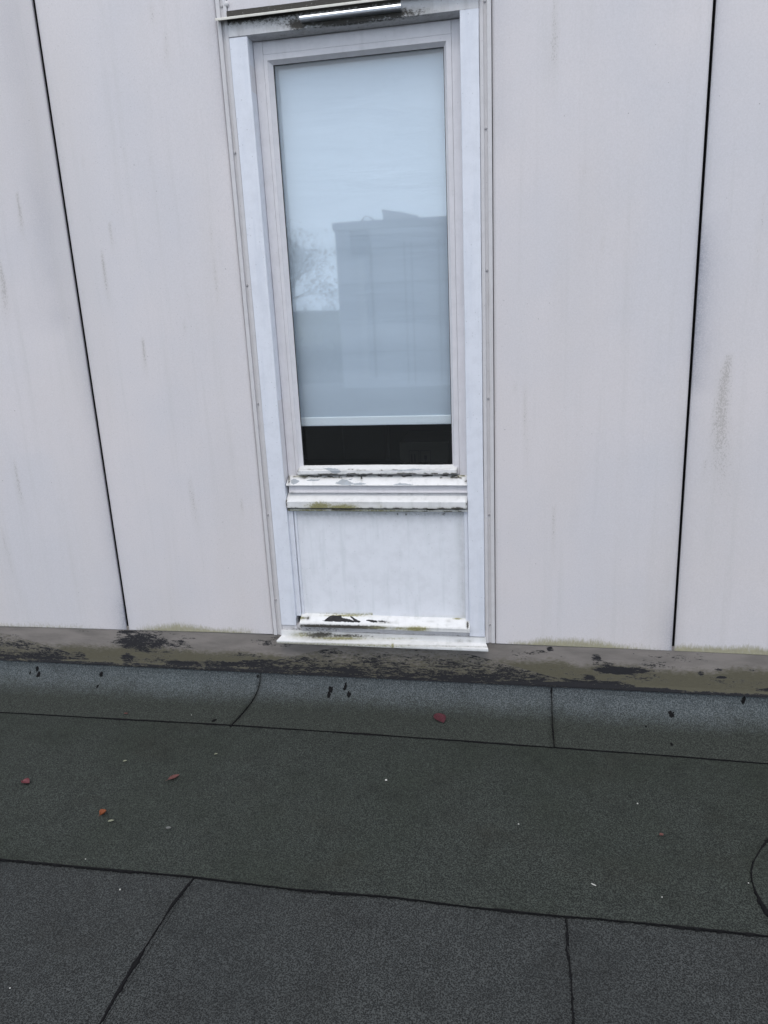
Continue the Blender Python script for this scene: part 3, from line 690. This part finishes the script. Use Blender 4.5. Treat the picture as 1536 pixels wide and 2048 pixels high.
bm3 = {'moss': mx_(blob([(640, 1013, 30, 8, .85), (684, 1016, 40, 7, .95), (730, 1020, 50, 3, .5), (860, 1021, 80, 2.5, .4), (760, 1013, 8, 5, .35)])), 'dirt_shade': mx_(lines([(572, 1018, 935, 1017.5, 1.0), (640, 1006, 760, 1006, .25)], 2.2), blob([(690, 1018, 28, 3, .95), (572, 1006, 3, 10, .8), (933, 1008, 2, 8, .6)])), 'peel': zero, 'rot': zero}  # long line at the bottom edge paints in the dark gap under the sill
prof_bar('sill', -.9185, -.2185, [(.060, .8900), (.020, .8850), (.012, .8780), (-.019, .8640), (-.022, .8615), (-.022, .8370), (-.018, .8345), (.060, .8345)], WHITE, W, .003, .0006, bm3, 0, 8, .002)
bm4 = {'moss': blob([(620, 1021, 60, 4, .65), (750, 1022, 120, 4, .6), (890, 1021, 50, 3, .35)]), 'dirt_shade': mx_(lines([(575, 1024.5, 930, 1024.5, 1.0), (640, 1020, 700, 1020, .9)], 2.0), blob([(690, 1020, 30, 2.5, .9), (860, 1019, 12, 2, .9), (915, 1018.5, 8, 2, 1.0), (578, 1021, 4, 4, .9), (640, 1021, 8, 2, .7)])), 'peel': zero, 'rot': zero}  # long lower line paints in the dark gap between batten and panel
prof_bar('drip_batten', -.9165, -.2185, [(.030, .8290), (-.008, .8285), (-.010, .8270), (-.010, .8215), (-.007, .8200), (.030, .8200)], WHITE, W, .003, .0008, bm4, 0, 9, .002)
box('sill_packer', -.917, -.219, .010, .060, .815, .836, BLACK, W)
# panel below
pm = {'dirt_shade': mx_(blob([(652, 1029, 60, 4, .25), (795, 1028, 3, 3, .7), (812, 1028, 3, 3, .7), (888, 1028, 4, 3, .7)]), lambda px, py, P: .42*np.exp(-np.abs(py-1028)/7.0), lambda px, py, P: .26*np.exp(-np.abs(px-(588+(py-1030)*.04))/7), lambda px, py, P: .2*np.exp(-np.abs(px-(922+(py-1030)*.02))/7)),
      'moss': lambda px, py, P: .62*np.exp(-((py-1229)/4)**2)*(px > 600)*(px < 745)+.3*np.exp(-((py-1234)/4)**2)*(px > 800), 'peel': zero, 'rot': zero}
sheet_grid('spandrel_panel', np.linspace(-.9100, -.2250, 150), .8260, .376, .012, .02, PANEL, W, 110, pm)
bx('panel_batten', -.9212, -.9010, .001, .012, .372, .8190, mat=CASE, bev=.0015)
bx('panel_batten', -.8990, -.8890, .007, .0135, .375, .8190, mat=CASE, bev=.0020)
bx('panel_batten', -.2320, -.2180, .001, .012, .372, .8190, mat=CASE, bev=.0015)
# lower sill with rotten hole
ROT = [[(643, 1242), (650, 1240), (657, 1233), (664, 1231), (682, 1231), (684, 1235), (700, 1239), (708, 1241), (702, 1236), (699, 1232), (704, 1233), (712, 1238), (722, 1243), (718, 1245), (690, 1244), (660, 1243)], [(730, 1240), (738, 1239), (752, 1241), (756, 1245), (746, 1245), (738, 1243)], [(752, 1242), (764, 1241), (775, 1243), (760, 1244)]]
bm5 = {'rot': polys(ROT, .8, 9), 'dirt_shade': mx_(lambda px, py, P: np.exp(-((py-1254-(px-700)*.022)/4.6)**2)*sst(570, 625, px)*(1-sst(745, 800, px))*1.1+.25*np.exp(-((py-1254-(px-700)*.022)/3)**2)*(px > 780), blob([(605, 1236, 10, 2, .7), (616, 1236, 4, 3, .8), (860, 1243, 6, 1.5, .35), (897, 1242, 5, 2, .3), (918, 1257, 5, 2, .3), (935, 1250, 3, 8, .8), (770, 1245, 16, 2, .6)])),
       'moss': mx_(blob([(832, 1258, 30, 5, 1.0), (800, 1257, 25, 3, .6), (690, 1231, 50, 2.2, .7), (600, 1236, 12, 4, .6), (915, 1237, 12, 2, .7), (760, 1255, 30, 3, .5)]), lambda px, py, P: .22+0*px), 'peel': zero}
# (light moss haze only near the edges)
bm5['moss'] = mx_(blob([(832, 1258, 30, 5, 1.0), (800, 1257, 25, 3, .6), (690, 1231, 50, 2.2, .7), (600, 1236, 12, 4, .6), (915, 1237, 12, 2, .7), (760, 1255, 30, 3, .5)]))
prof_bar('lower_sill', -.9000, -.2150, [(.020, .3830), (.008, .3800), (-.018, .3650), (-.028, .3580), (-.031, .3540), (-.031, .3400), (-.028, .3380), (.020, .3380)], WHITE, W, .0025, .0010, bm5, 0, 12, .0018)
bm6 = {'dirt_shade': mx_(lambda px, py, P: 1.0*np.exp(-((py-1266-(px-700)*.022)/2.2)**2)*(.5+.5*(px < 760)), blob([(640, 1258, 90, 5, .5), (600, 1258, 30, 6, .5)]), lambda px, py, P: .16+0*px), 'moss': zero, 'peel': zero, 'rot': zero}
prof_bar('base_rail', -.9835, -.1570, [(.020, .3372), (-.006, .3372), (-.006, .3125), (.020, .3125)], FRAME, W, .004, .0003, bm6, 0, 14, .002)
bm7 = {'dirt_shade': mx_(blob([(640, 1270, 42, 6, .85), (690, 1272, 60, 4, .70), (610, 1267, 20, 3, .55), (920, 1282, 7, 2, .5), (938, 1282, 6, 2, .4), (745, 1273, 5, 3, .4)]), lambda px, py, P: .6*np.exp(-((py-1288-(px-700)*.022)/1.3)**2)*(.3+fbm(px*.06, px*0, 6))),
       'moss': mx_(blob([(600, 1270, 25, 5, .5), (680, 1277, 60, 3, .7), (790, 1277, 70, 2.5, .4), (785, 1292, 4, 5, 1.0)]), lambda px, py, P: .6*np.exp(-((py-1290-(px-700)*.022)/3.5)**2)*(1-sst(760, 880, px)*.7)), 'peel': zero, 'rot': zero}
prof_bar('sill_flashing', -.9855, -.1560, [(-.004, .3120), (-.011, .3115), (-.012, .2885), (-.040, .2830), (-.046, .2815), (-.047, .2765), (-.0455, .2755), (-.047, .2745), (-.046, .2700), (-.040, .2700), (-.004, .2760)], WHITE, W, .003, .0004, bm7, .30, 15, .0018)

# ================================================================== drip strip and bright bar above the window
a = pY(430, 38, -.034); b_ = pY(758, 0, -.034); zt = float(a[2]+b_[2])/2
dr = {'dirt_shade': lambda px, py, P: .25+0*px, 'moss': zero, 'peel': zero, 'rot': zero}
o = prof_bar('drip_flashing', float(a[0]), -.148, [(.020, zt+.012), (-.032, zt+.004), (-.034, zt+.002), (-.034, zt-.0035), (-.032, zt-.0035), (-.032, zt-.0005), (.020, zt+.008)], DRIP, None, .006, .0004, None, 0, 21, .004)
tag(o, 'thin chalky drip strip running across the top of the window', 'drip strip')
bm = bmesh.new(); bbox(bm, -.98, -.16, .012, .022, zt+.006, z_h+.03)
tag(link('timber_batten', bm, RUST), 'brown timber batten in the dark slot above the drip strip', 'batten')
p1 = pY(599, 36, -.040); p2 = pY(801, 12, -.040); zc = float(p1[2]+p2[2])/2
bm = bmesh.new()
x0, x1 = float(p1[0]), float(p2[0])
pf = [(-.0125, zc-.0075), (-.038, zc-.0055), (-.0400, zc-.004), (-.041, zc+.001), (-.0395, zc+.0055), (-.036, zc+.007), (-.0125, zc+.009)]
V = [(x, y, z) for x in (x0, x1) for y, z in pf]; k = len(pf)
F = [(i, (i+1) % k, (i+1) % k+k, i+k) for i in range(k)]+[tuple(range(k-1, -1, -1)), tuple(range(k, 2*k))]
o = mesh('metal_strip', V, F, METAL, None); b = bmesh.new(); b.from_mesh(o.data); bmesh.ops.recalc_face_normals(b, faces=b.faces[:]); b.to_mesh(o.data); b.free()
tag(o, 'short shiny metal strip fixed over the head of the window', 'metal strip')

# ================================================================== roller blind and the dark room
zb1 = float(pY(750, 850, .104)[2]); zb0 = float(pY(750, 833, .104)[2])
RB = empty('roller_blind', 'pale blue-grey roller blind lowered behind the window glass to just above the sill', 'blind', (-.567, .104, zb0))
xs = np.linspace(-.892, -.242, 60); zs = np.linspace(zb0, 2.44, 180); V = []; F = []
for x in xs:
    for z in zs: V.append((x, .103+.0016*math.sin(z*33+2*fbm(x*3, z*2, 2))*float(sst(2.3, 1.4, z))+.002*(float(fbm(x*2.5, z*9, 6))-.5), z))
r = len(zs)
for i in range(len(xs)-1):
    for k in range(r-1): a = i*r+k; F.append((a, a+r, a+r+1, a+1))
fo = mesh('fabric', V, F, BLIND, RB, True)
mo = fo.modifiers.new('thick', 'SOLIDIFY'); mo.thickness = .0006
HEM = simple('blind_hem_white', (.90, .94, .97), .35, 0, .02, 5)
box('hem_bar', -.8925, -.2415, .0985, .1085, zb1, zb0+.002, HEM, RB, .003, 3)
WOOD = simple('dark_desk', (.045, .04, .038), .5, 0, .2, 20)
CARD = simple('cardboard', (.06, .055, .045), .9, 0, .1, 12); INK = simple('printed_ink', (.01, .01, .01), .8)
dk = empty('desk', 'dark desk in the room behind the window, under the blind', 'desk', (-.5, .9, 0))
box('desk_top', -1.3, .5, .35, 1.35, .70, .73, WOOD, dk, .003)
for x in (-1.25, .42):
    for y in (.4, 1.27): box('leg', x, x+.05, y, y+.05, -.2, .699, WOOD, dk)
cb = empty('cardboard_box', 'cardboard box with printed handling marks standing on the desk behind the glass', 'box', (-.33, .75, .73))
P = pY(812, 893, .62); Q = pY(880, 893, .62)
bx0, bx1 = float(P[0]), float(Q[0])+.04
box('carton', bx0-.03, bx1, .62, .90, .731, float(P[2])+.02, CARD, cb, .002)
bm = bmesh.new(); y0, y1 = .6185, .6195; zz = float(P[2])-.02
def rect(x, z, wd, h): bbox(bm, x, x+wd, y0, y1, z, z+h)
for ox in (bx0+.012, bx0+.065):
    rect(ox, zz-.075, .002, .075); rect(ox+.045, zz-.075, .002, .075); rect(ox, zz, .047, .002); rect(ox, zz-.077, .047, .002)
for ox in (bx0+.022, bx0+.036): rect(ox, zz-.055, .006, .04)
rect(bx0+.018, zz-.065, .032, .003); rect(bx0+.082, zz-.040, .014, .018); rect(bx0+.0875, zz-.056, .003, .016); rect(bx0+.080, zz-.060, .018, .003)
link('printed_marks', bm, INK, cb)
ch = empty('chair', 'dark chair with tubular arms at the left of the dark room', 'chair', (-.95, 1.1, -.2))
FAB = simple('chair_fabric', (.05, .055, .06), .9)
bm = bmesh.new(); bbox(bm, -1.15, -.83, 1.45, 1.85, .22, .28, .02, 3); link('seat', bm, FAB, ch)
bm = bmesh.new(); bbox(bm, -1.15, -.85, 1.85, 1.90, .33, 1.02, .02, 3); link('backrest', bm, FAB, ch)
for x in (-1.14, -.87):
    for y in (1.48, 1.84): box('leg', x, x+.025, y, y+.025, -.2, .22, SCREW, ch)
    box('armrest', x, x+.03, 1.47, 1.86, .48, .51, SCREW, ch, .005)

# ================================================================== building across the roof (seen mirrored in the glass)
PB = 11.3; VY = PB+.125       # mirror distance of its facade
def mir(x, y, dist=PB):
    q = pY(x, y, dist+.125); return float(q[0]), float(q[2])
WALLB = simple('opposite_cladding', (.42, .44, .48), .7, 0, .05, 2)
DKB = simple('opposite_joint', (.10, .105, .12), .7); PIPE = simple('downpipe_grey', (.5, .51, .53), .5, .2)
xl, ztop = mir(668, 446); _, zbase = mir(780, 782)
xr = xl+9.0
B = empty('building', 'flat roofed grey clad building across the roof, mirrored in the window glass', 'building', (xl+3, -PB, 0))
box('wall', xl, xr, -PB-5, -PB, -.004, ztop-.02, WALLB, B)
box('roof_edge', xl-.04, xr+.04, -PB-5.1, -PB+.03, ztop-.15, ztop, simple('fascia_grey', (.33, .34, .37), .6), B, .01)
bm = bmesh.new()
for k in range(1, int(ztop/.62)+(1 if ztop%.62 > .2 else 0)): bbox(bm, xl+.01, xr-.01, -PB+.0, -PB+.012, k*.62, k*.62+.02)
for xx in (812, 826, 880):
    q = mir(xx, 600)[0]; bbox(bm, q-.012, q+.012, -PB, -PB+.015, .05, ztop-.36)
for k in range(1, 4): q = mir(880, 600)[0]+k*1.4; bbox(bm, q-.012, q+.012, -PB, -PB+.015, .05, ztop-.36)
link('panel_joint', bm, DKB, B)
q = mir(728, 600)[0]
box('downpipe', q-.06, q+.06, -PB+.03, -PB+.14, .15, ztop-.65, PIPE, B, .02, 2)
box('rainwater_hopper', q-.16, q+.16, -PB+.02, -PB+.2, ztop-.55, ztop-.16, DKB, B, .02)
q2 = mir(746, 600)[0]; box('conduit', q2-.02, q2+.02, -PB+.01, -PB+.05, .15, ztop-.36, DKB, B)
# solar panel on its roof
h1 = mir(766, 420, PB+1.2); h2 = mir(838, 433, PB+1.2)
SP = empty('solar_panel', 'tilted solar panel on the roof of the mirrored building', 'solar panel', (h1[0], -PB-1.2, ztop))
V = []; F = []
za = max(h1[1], ztop+.12); zb_ = min(max(h2[1], ztop+.04), za-.05)
for y in (-PB-1.0, -PB-2.2):
    for (x, z) in ((h1[0], za), (h2[0], zb_), (h2[0], zb_-.05), (h1[0], za-.05)): V.append((x, y, z))
F = [(0, 1, 2, 3), (7, 6, 5, 4), (0, 4, 5, 1), (1, 5, 6, 2), (2, 6, 7, 3), (3, 7, 4, 0)]
mesh('panel', V, F, simple('solar_blue', (.12, .13, .16), .3), SP)
mesh('side_plate', [(h1[0], -PB-.99, za-.02), (h2[0], -PB-.99, zb_-.02), (h2[0], -PB-.99, ztop), (h1[0]+.12, -PB-.99, ztop), (h1[0], -PB-1.02, za-.02), (h2[0], -PB-1.02, zb_-.02), (h2[0], -PB-1.02, ztop), (h1[0]+.12, -PB-1.02, ztop)], [(0, 1, 2, 3), (7, 6, 5, 4), (0, 4, 5, 1), (1, 5, 6, 2), (2, 6, 7, 3), (3, 7, 4, 0)], PIPE, SP)
for y in (-PB-1.1, -PB-2.1): box('strut', h1[0]+.02, h1[0]+.06, y, y+.04, ztop-.003, za-.06, PIPE, SP)
# cable loop on the parapet
pts = [(mir(722, 600)[0]+.0, -PB-.3, ztop), (mir(732, 600)[0], -PB-.3, ztop+.10), (mir(742, 600)[0], -PB-.3, ztop+.08), (mir(752, 600)[0], -PB-.3, ztop)]
o = ribbon('cable', pts, .05, .03, DKB, B, 2, .2, (0, 1, 0), .05, 0)

# trees and hedge beyond, also mirrored
LEAF = NT('winter_leaf'); LEAF = LEAF.fin(LEAF.mix(LEAF.noise(1.5, 4), (.018, .028, .012), (.05, .06, .03)), .9)
BARK = simple('bark', (.05, .045, .04), .9, 0, .3, 10)
def branches(root, h, seed, depth=5):
    rnd = random.Random(seed); segs = []
    def rec(p, d, L, r, k):
        q = p+d*L; segs.append((p, q, r, r*.62))
        if k == 0: return
        for _ in range(rnd.choice((2, 3, 3))):
            nd = (d+Vector((rnd.gauss(0, .45), rnd.gauss(0, .45), rnd.gauss(.08, .28)))).normalized()
            rec(q, nd, L*rnd.uniform(.62, .82), r*.6, k-1)
    rec(Vector(root), Vector((0, 0, 1)), h*.30, h*.022, depth); return segs
def tube(segs):
    V = []; F = []
    for p, q, r1, r2 in segs:
        d = (q-p).normalized(); a = d.orthogonal().normalized(); b = d.cross(a); n = 5 if r1 > .02 else 3; s = len(V)
        for c, r in ((p, r1), (q, r2)):
            for i in range(n): t = 2*math.pi*i/n; V.append(c+a*math.cos(t)*r+b*math.sin(t)*r)
        F += [(s+i, s+(i+1) % n, s+n+(i+1) % n, s+n+i) for i in range(n)]
    return V, F
def tree(x, y, h, seed, label, leafy, spread=1.0):
    t = empty('tree', label, 'tree', (x, y, -4.5), 'trees beyond the roof edge')
    segs = branches((x, y, -4.5), h, seed, 6)
    trunk = [s for s in segs if s[2] > h*.006]; tw = [s for s in segs if s[2] <= h*.006]
    V, F = tube(trunk); mesh('trunk', V, F, BARK, t)
    rnd = random.Random(seed+1); V, F = tube(tw)
    for s in tw:
        for _ in range(leafy):
            c = s[1]+Vector((rnd.gauss(0, .28), rnd.gauss(0, .28), rnd.gauss(0, .25)))*spread; a = Vector((rnd.gauss(0, 1), rnd.gauss(0, 1), rnd.gauss(0, 1))).normalized(); b = a.orthogonal().normalized(); w_ = rnd.uniform(.03, .07)
            k = len(V); V += [c+a*w_, c+b*w_*.6, c-a*w_, c-b*w_*.6]; F.append((k, k+1, k+2, k+3))
    mesh('crown', V, F, LEAF, t)
tx = mir(585, 560, 22)[0]
tree(tx-2.6, -22.0, 9.0, 3, 'tall twiggy tree mirrored at the left edge of the glass', 9)
tree(mir(600, 600, 26)[0], -26.0, 7.2, 8, 'thin bare tree mirrored between the taller tree and the building', 1)
tree(mir(560, 600, 30)[0]-4, -31.0, 10, 12, 'leafy tree behind the twiggy tree in the mirrored view', 10)
# hedge
rnd = random.Random(4); V = []; F = []
hx0 = mir(520, 600, 24)[0]-10
for i in range(15000):
    x = rnd.uniform(hx0, hx0+24); y = rnd.uniform(-21, -18.5); hgt = 4.0+1.9*float(fbm(x*.9, y*.6, 3)); z = -4.5+hgt*rnd.random()**.5
    c = Vector((x, y, z)); a = Vector((rnd.gauss(0, 1), rnd.gauss(0, 1), rnd.gauss(0, 1))).normalized(); b = a.orthogonal().normalized(); w_ = rnd.uniform(.08, .2)
    k = len(V); V += [c+a*w_, c+b*w_*.7, c-a*w_, c-b*w_*.7]; F.append((k, k+1, k+2, k+3))
hd = empty('hedge', 'tall dark hedge beyond the roof edge, mirrored low in the glass', 'hedge', (hx0+12, -19.7, -4.5))
mesh('foliage', V, F, LEAF, hd); box('stem_mass', hx0+.3, hx0+23.7, -20.6, -18.9, -4.5, -.2, BARK, hd)

# ================================================================== litter on the roof
def leafmat(name, c1, c2):
    n = NT(name); return n.fin(n.mix(n.ss(n.noise(260, 4, .7), .35, .65), c1, c2), .55, 0, .4)
RED = leafmat('red_leaf', (.055, .012, .018), (.105, .034, .042)); CRIM = leafmat('crimson_leaf', (.085, .013, .020), (.14, .036, .042)); BRN = leafmat('brown_red_leaf', (.075, .024, .021), (.12, .045, .038)); ORG = leafmat('orange_leaf', (.16, .040, .014), (.26, .08, .025))
def leaf(px, py, L, wd, ang, curl, mat, label, seed, serr=.05, cat='leaf', z=.006, name='leaf', group='fallen leaves on the roof'):
    c = pZ(px, py, z) if py > 1500 else on_cove(px, py)[0]
    rnd = random.Random(seed); n = 16; V = []; F = []
    ca, sa = math.cos(ang), math.sin(ang)
    for i in range(n+1):
        t = i/n; half = wd*.5*math.sin(math.pi*min(1, t*1.02+.0))**.7*(1-.25*t)+.0004
        for j in range(-3, 4):
            s = j/3; u = (t-.5)*L; v = s*half*(1+serr*((i % 2)*2-1)*(abs(s) > .9)+rnd.uniform(-.04, .04))
            h = .0012+curl*(s*s)*half*1.1+curl*.5*L*(t-.45)**2+.0006*math.sin(i*2.1+j)+(.0008 if j else -.0003)+.0007*abs(math.sin(t*22))*abs(s)
            V.append((c[0]+u*ca-v*sa, c[1]+u*sa+v*ca, c[2]+h))
    for i in range(n):
        for j in range(6): a = i*7+j; F.append((a, a+1, a+8, a+7))
    o = mesh(name, V, F, mat, None, True); m = o.modifiers.new('thick', 'SOLIDIFY'); m.thickness = .0004
    tag(o, label, cat, group)
    if L > .02:
        st = bmesh.new(); p = Vector((c[0]-L*.5*ca, c[1]-L*.5*sa, c[2]+.002+curl*.1*L))
        d = Vector((-ca, -sa, .05)); Vv, Ff = tube([(p, p+d*L*.25, .0006, .0004)])
        mesh('stem', Vv, Ff, mat, o)
        st.free()
    return o
leaf(880, 1438, .074, .052, rad(-62), .25, RED, 'large dark red leaf lying at the foot of the felt upstand', 1, .09)
leaf(52, 1566, .036, .030, rad(-15), .55, CRIM, 'curled crimson leaf at the left edge of the roof', 2, .12)
leaf(348, 1556, .042, .022, rad(48), .35, BRN, 'narrow brownish red leaf on the green band of felt', 3, .1)
leaf(207, 1628, .026, .024, rad(70), 1.0, ORG, 'small curled orange leaf left of the pale seed flake', 4, .12)
leaf(1323, 1671, .014, .012, rad(20), .4, BRN, 'tiny brown-red leaf scrap near the right of the felt', 5, .1)
leaf(252, 1428, .018, .007, rad(10), .4, BRN, 'sliver of red leaf on the upstand below the left joint', 6, .1)
PALE = simple('pale_seed', (.20, .21, .15), .8, 0, .2, 200); GREYP = simple('grey_seed', (.12, .125, .12), .8, 0, .2, 200)
leaf(352, 1473, .017, .011, rad(15), .3, PALE, 'pale greenish seed flake nearest the felt edge line', 7, .1, 'seed', .006, 'seed_flake', 'seed flakes on the roof')
leaf(432, 1509, .012, .008, rad(35), .3, PALE, 'small pale seed flake alone above the brownish leaf', 8, .1, 'seed', .006, 'seed_flake', 'seed flakes on the roof')
leaf(250, 1523, .014, .009, rad(30), .3, PALE, 'pale seed flake between the crimson leaf and the upstand seam', 9, .1, 'seed', .006, 'seed_flake', 'seed flakes on the roof')
leaf(222, 1643, .019, .010, rad(25), .3, PALE, 'pale seed flake just below the orange leaf', 10, .1, 'seed', .006, 'seed_flake', 'seed flakes on the roof')
leaf(337, 1657, .018, .012, rad(5), .2, GREYP, 'dull grey seed flake right of the orange leaf', 11, .1, 'seed', .006, 'seed_flake', 'seed flakes on the roof')
WHT = simple('white_grit', (.42, .42, .39), .7, 0, .1, 300)
def grit(px, py, r, label, seed, el=1.0, ang=0.0, z=.0045):
    c = pZ(px, py, z+r*.4) if py > 1460 else on_cove(px, py)[0]; rnd = random.Random(seed)
    b = bmesh.new(); bmesh.ops.create_icosphere(b, subdivisions=2, radius=r)
    for v in b.verts:
        k = rnd.uniform(.75, 1.2); x = v.co.x*el*k; y = v.co.y*k; z_ = v.co.z*.6*k
        v.co = Vector((c[0]+x*math.cos(ang)-y*math.sin(ang), c[1]+x*math.sin(ang)+y*math.cos(ang), c[2]+z_))
    tag(link('stone_chip', b, WHT), label, 'stone chip', 'white chips scattered on the roof')
grit(772, 1560, .0042, 'largest round white chip, in the middle of the green felt', 1)
grit(1275, 1607, .0026, 'small white chip right of the middle, level with the orange leaf', 2)
grit(1037, 1648, .0024, 'tiny white chip below and right of the round white chip', 3)
grit(1187, 1769, .0024, 'long thin white splinter above the lower felt seam at the right', 4, 3.2, rad(-32))
grit(240, 1779, .0026, 'small white chip on the lower left felt sheet', 5, z=.001)
grit(20, 1976, .0022, 'tiny white chip at the lower left edge of the roof', 6, z=.001)
grit(1324, 1794, .0022, 'tiny white chip between the white splinter and the round patch', 7)
grit(1497, 1766, .0020, 'tiny white chip beside the black edge of the round patch', 9)
grit(383, 1430, .0020, 'tiny white chip on the upstand left of its leaning seam', 10)
grit(171, 1718, .0020, 'tiny pale chip by the left end of the lower seam', 12)
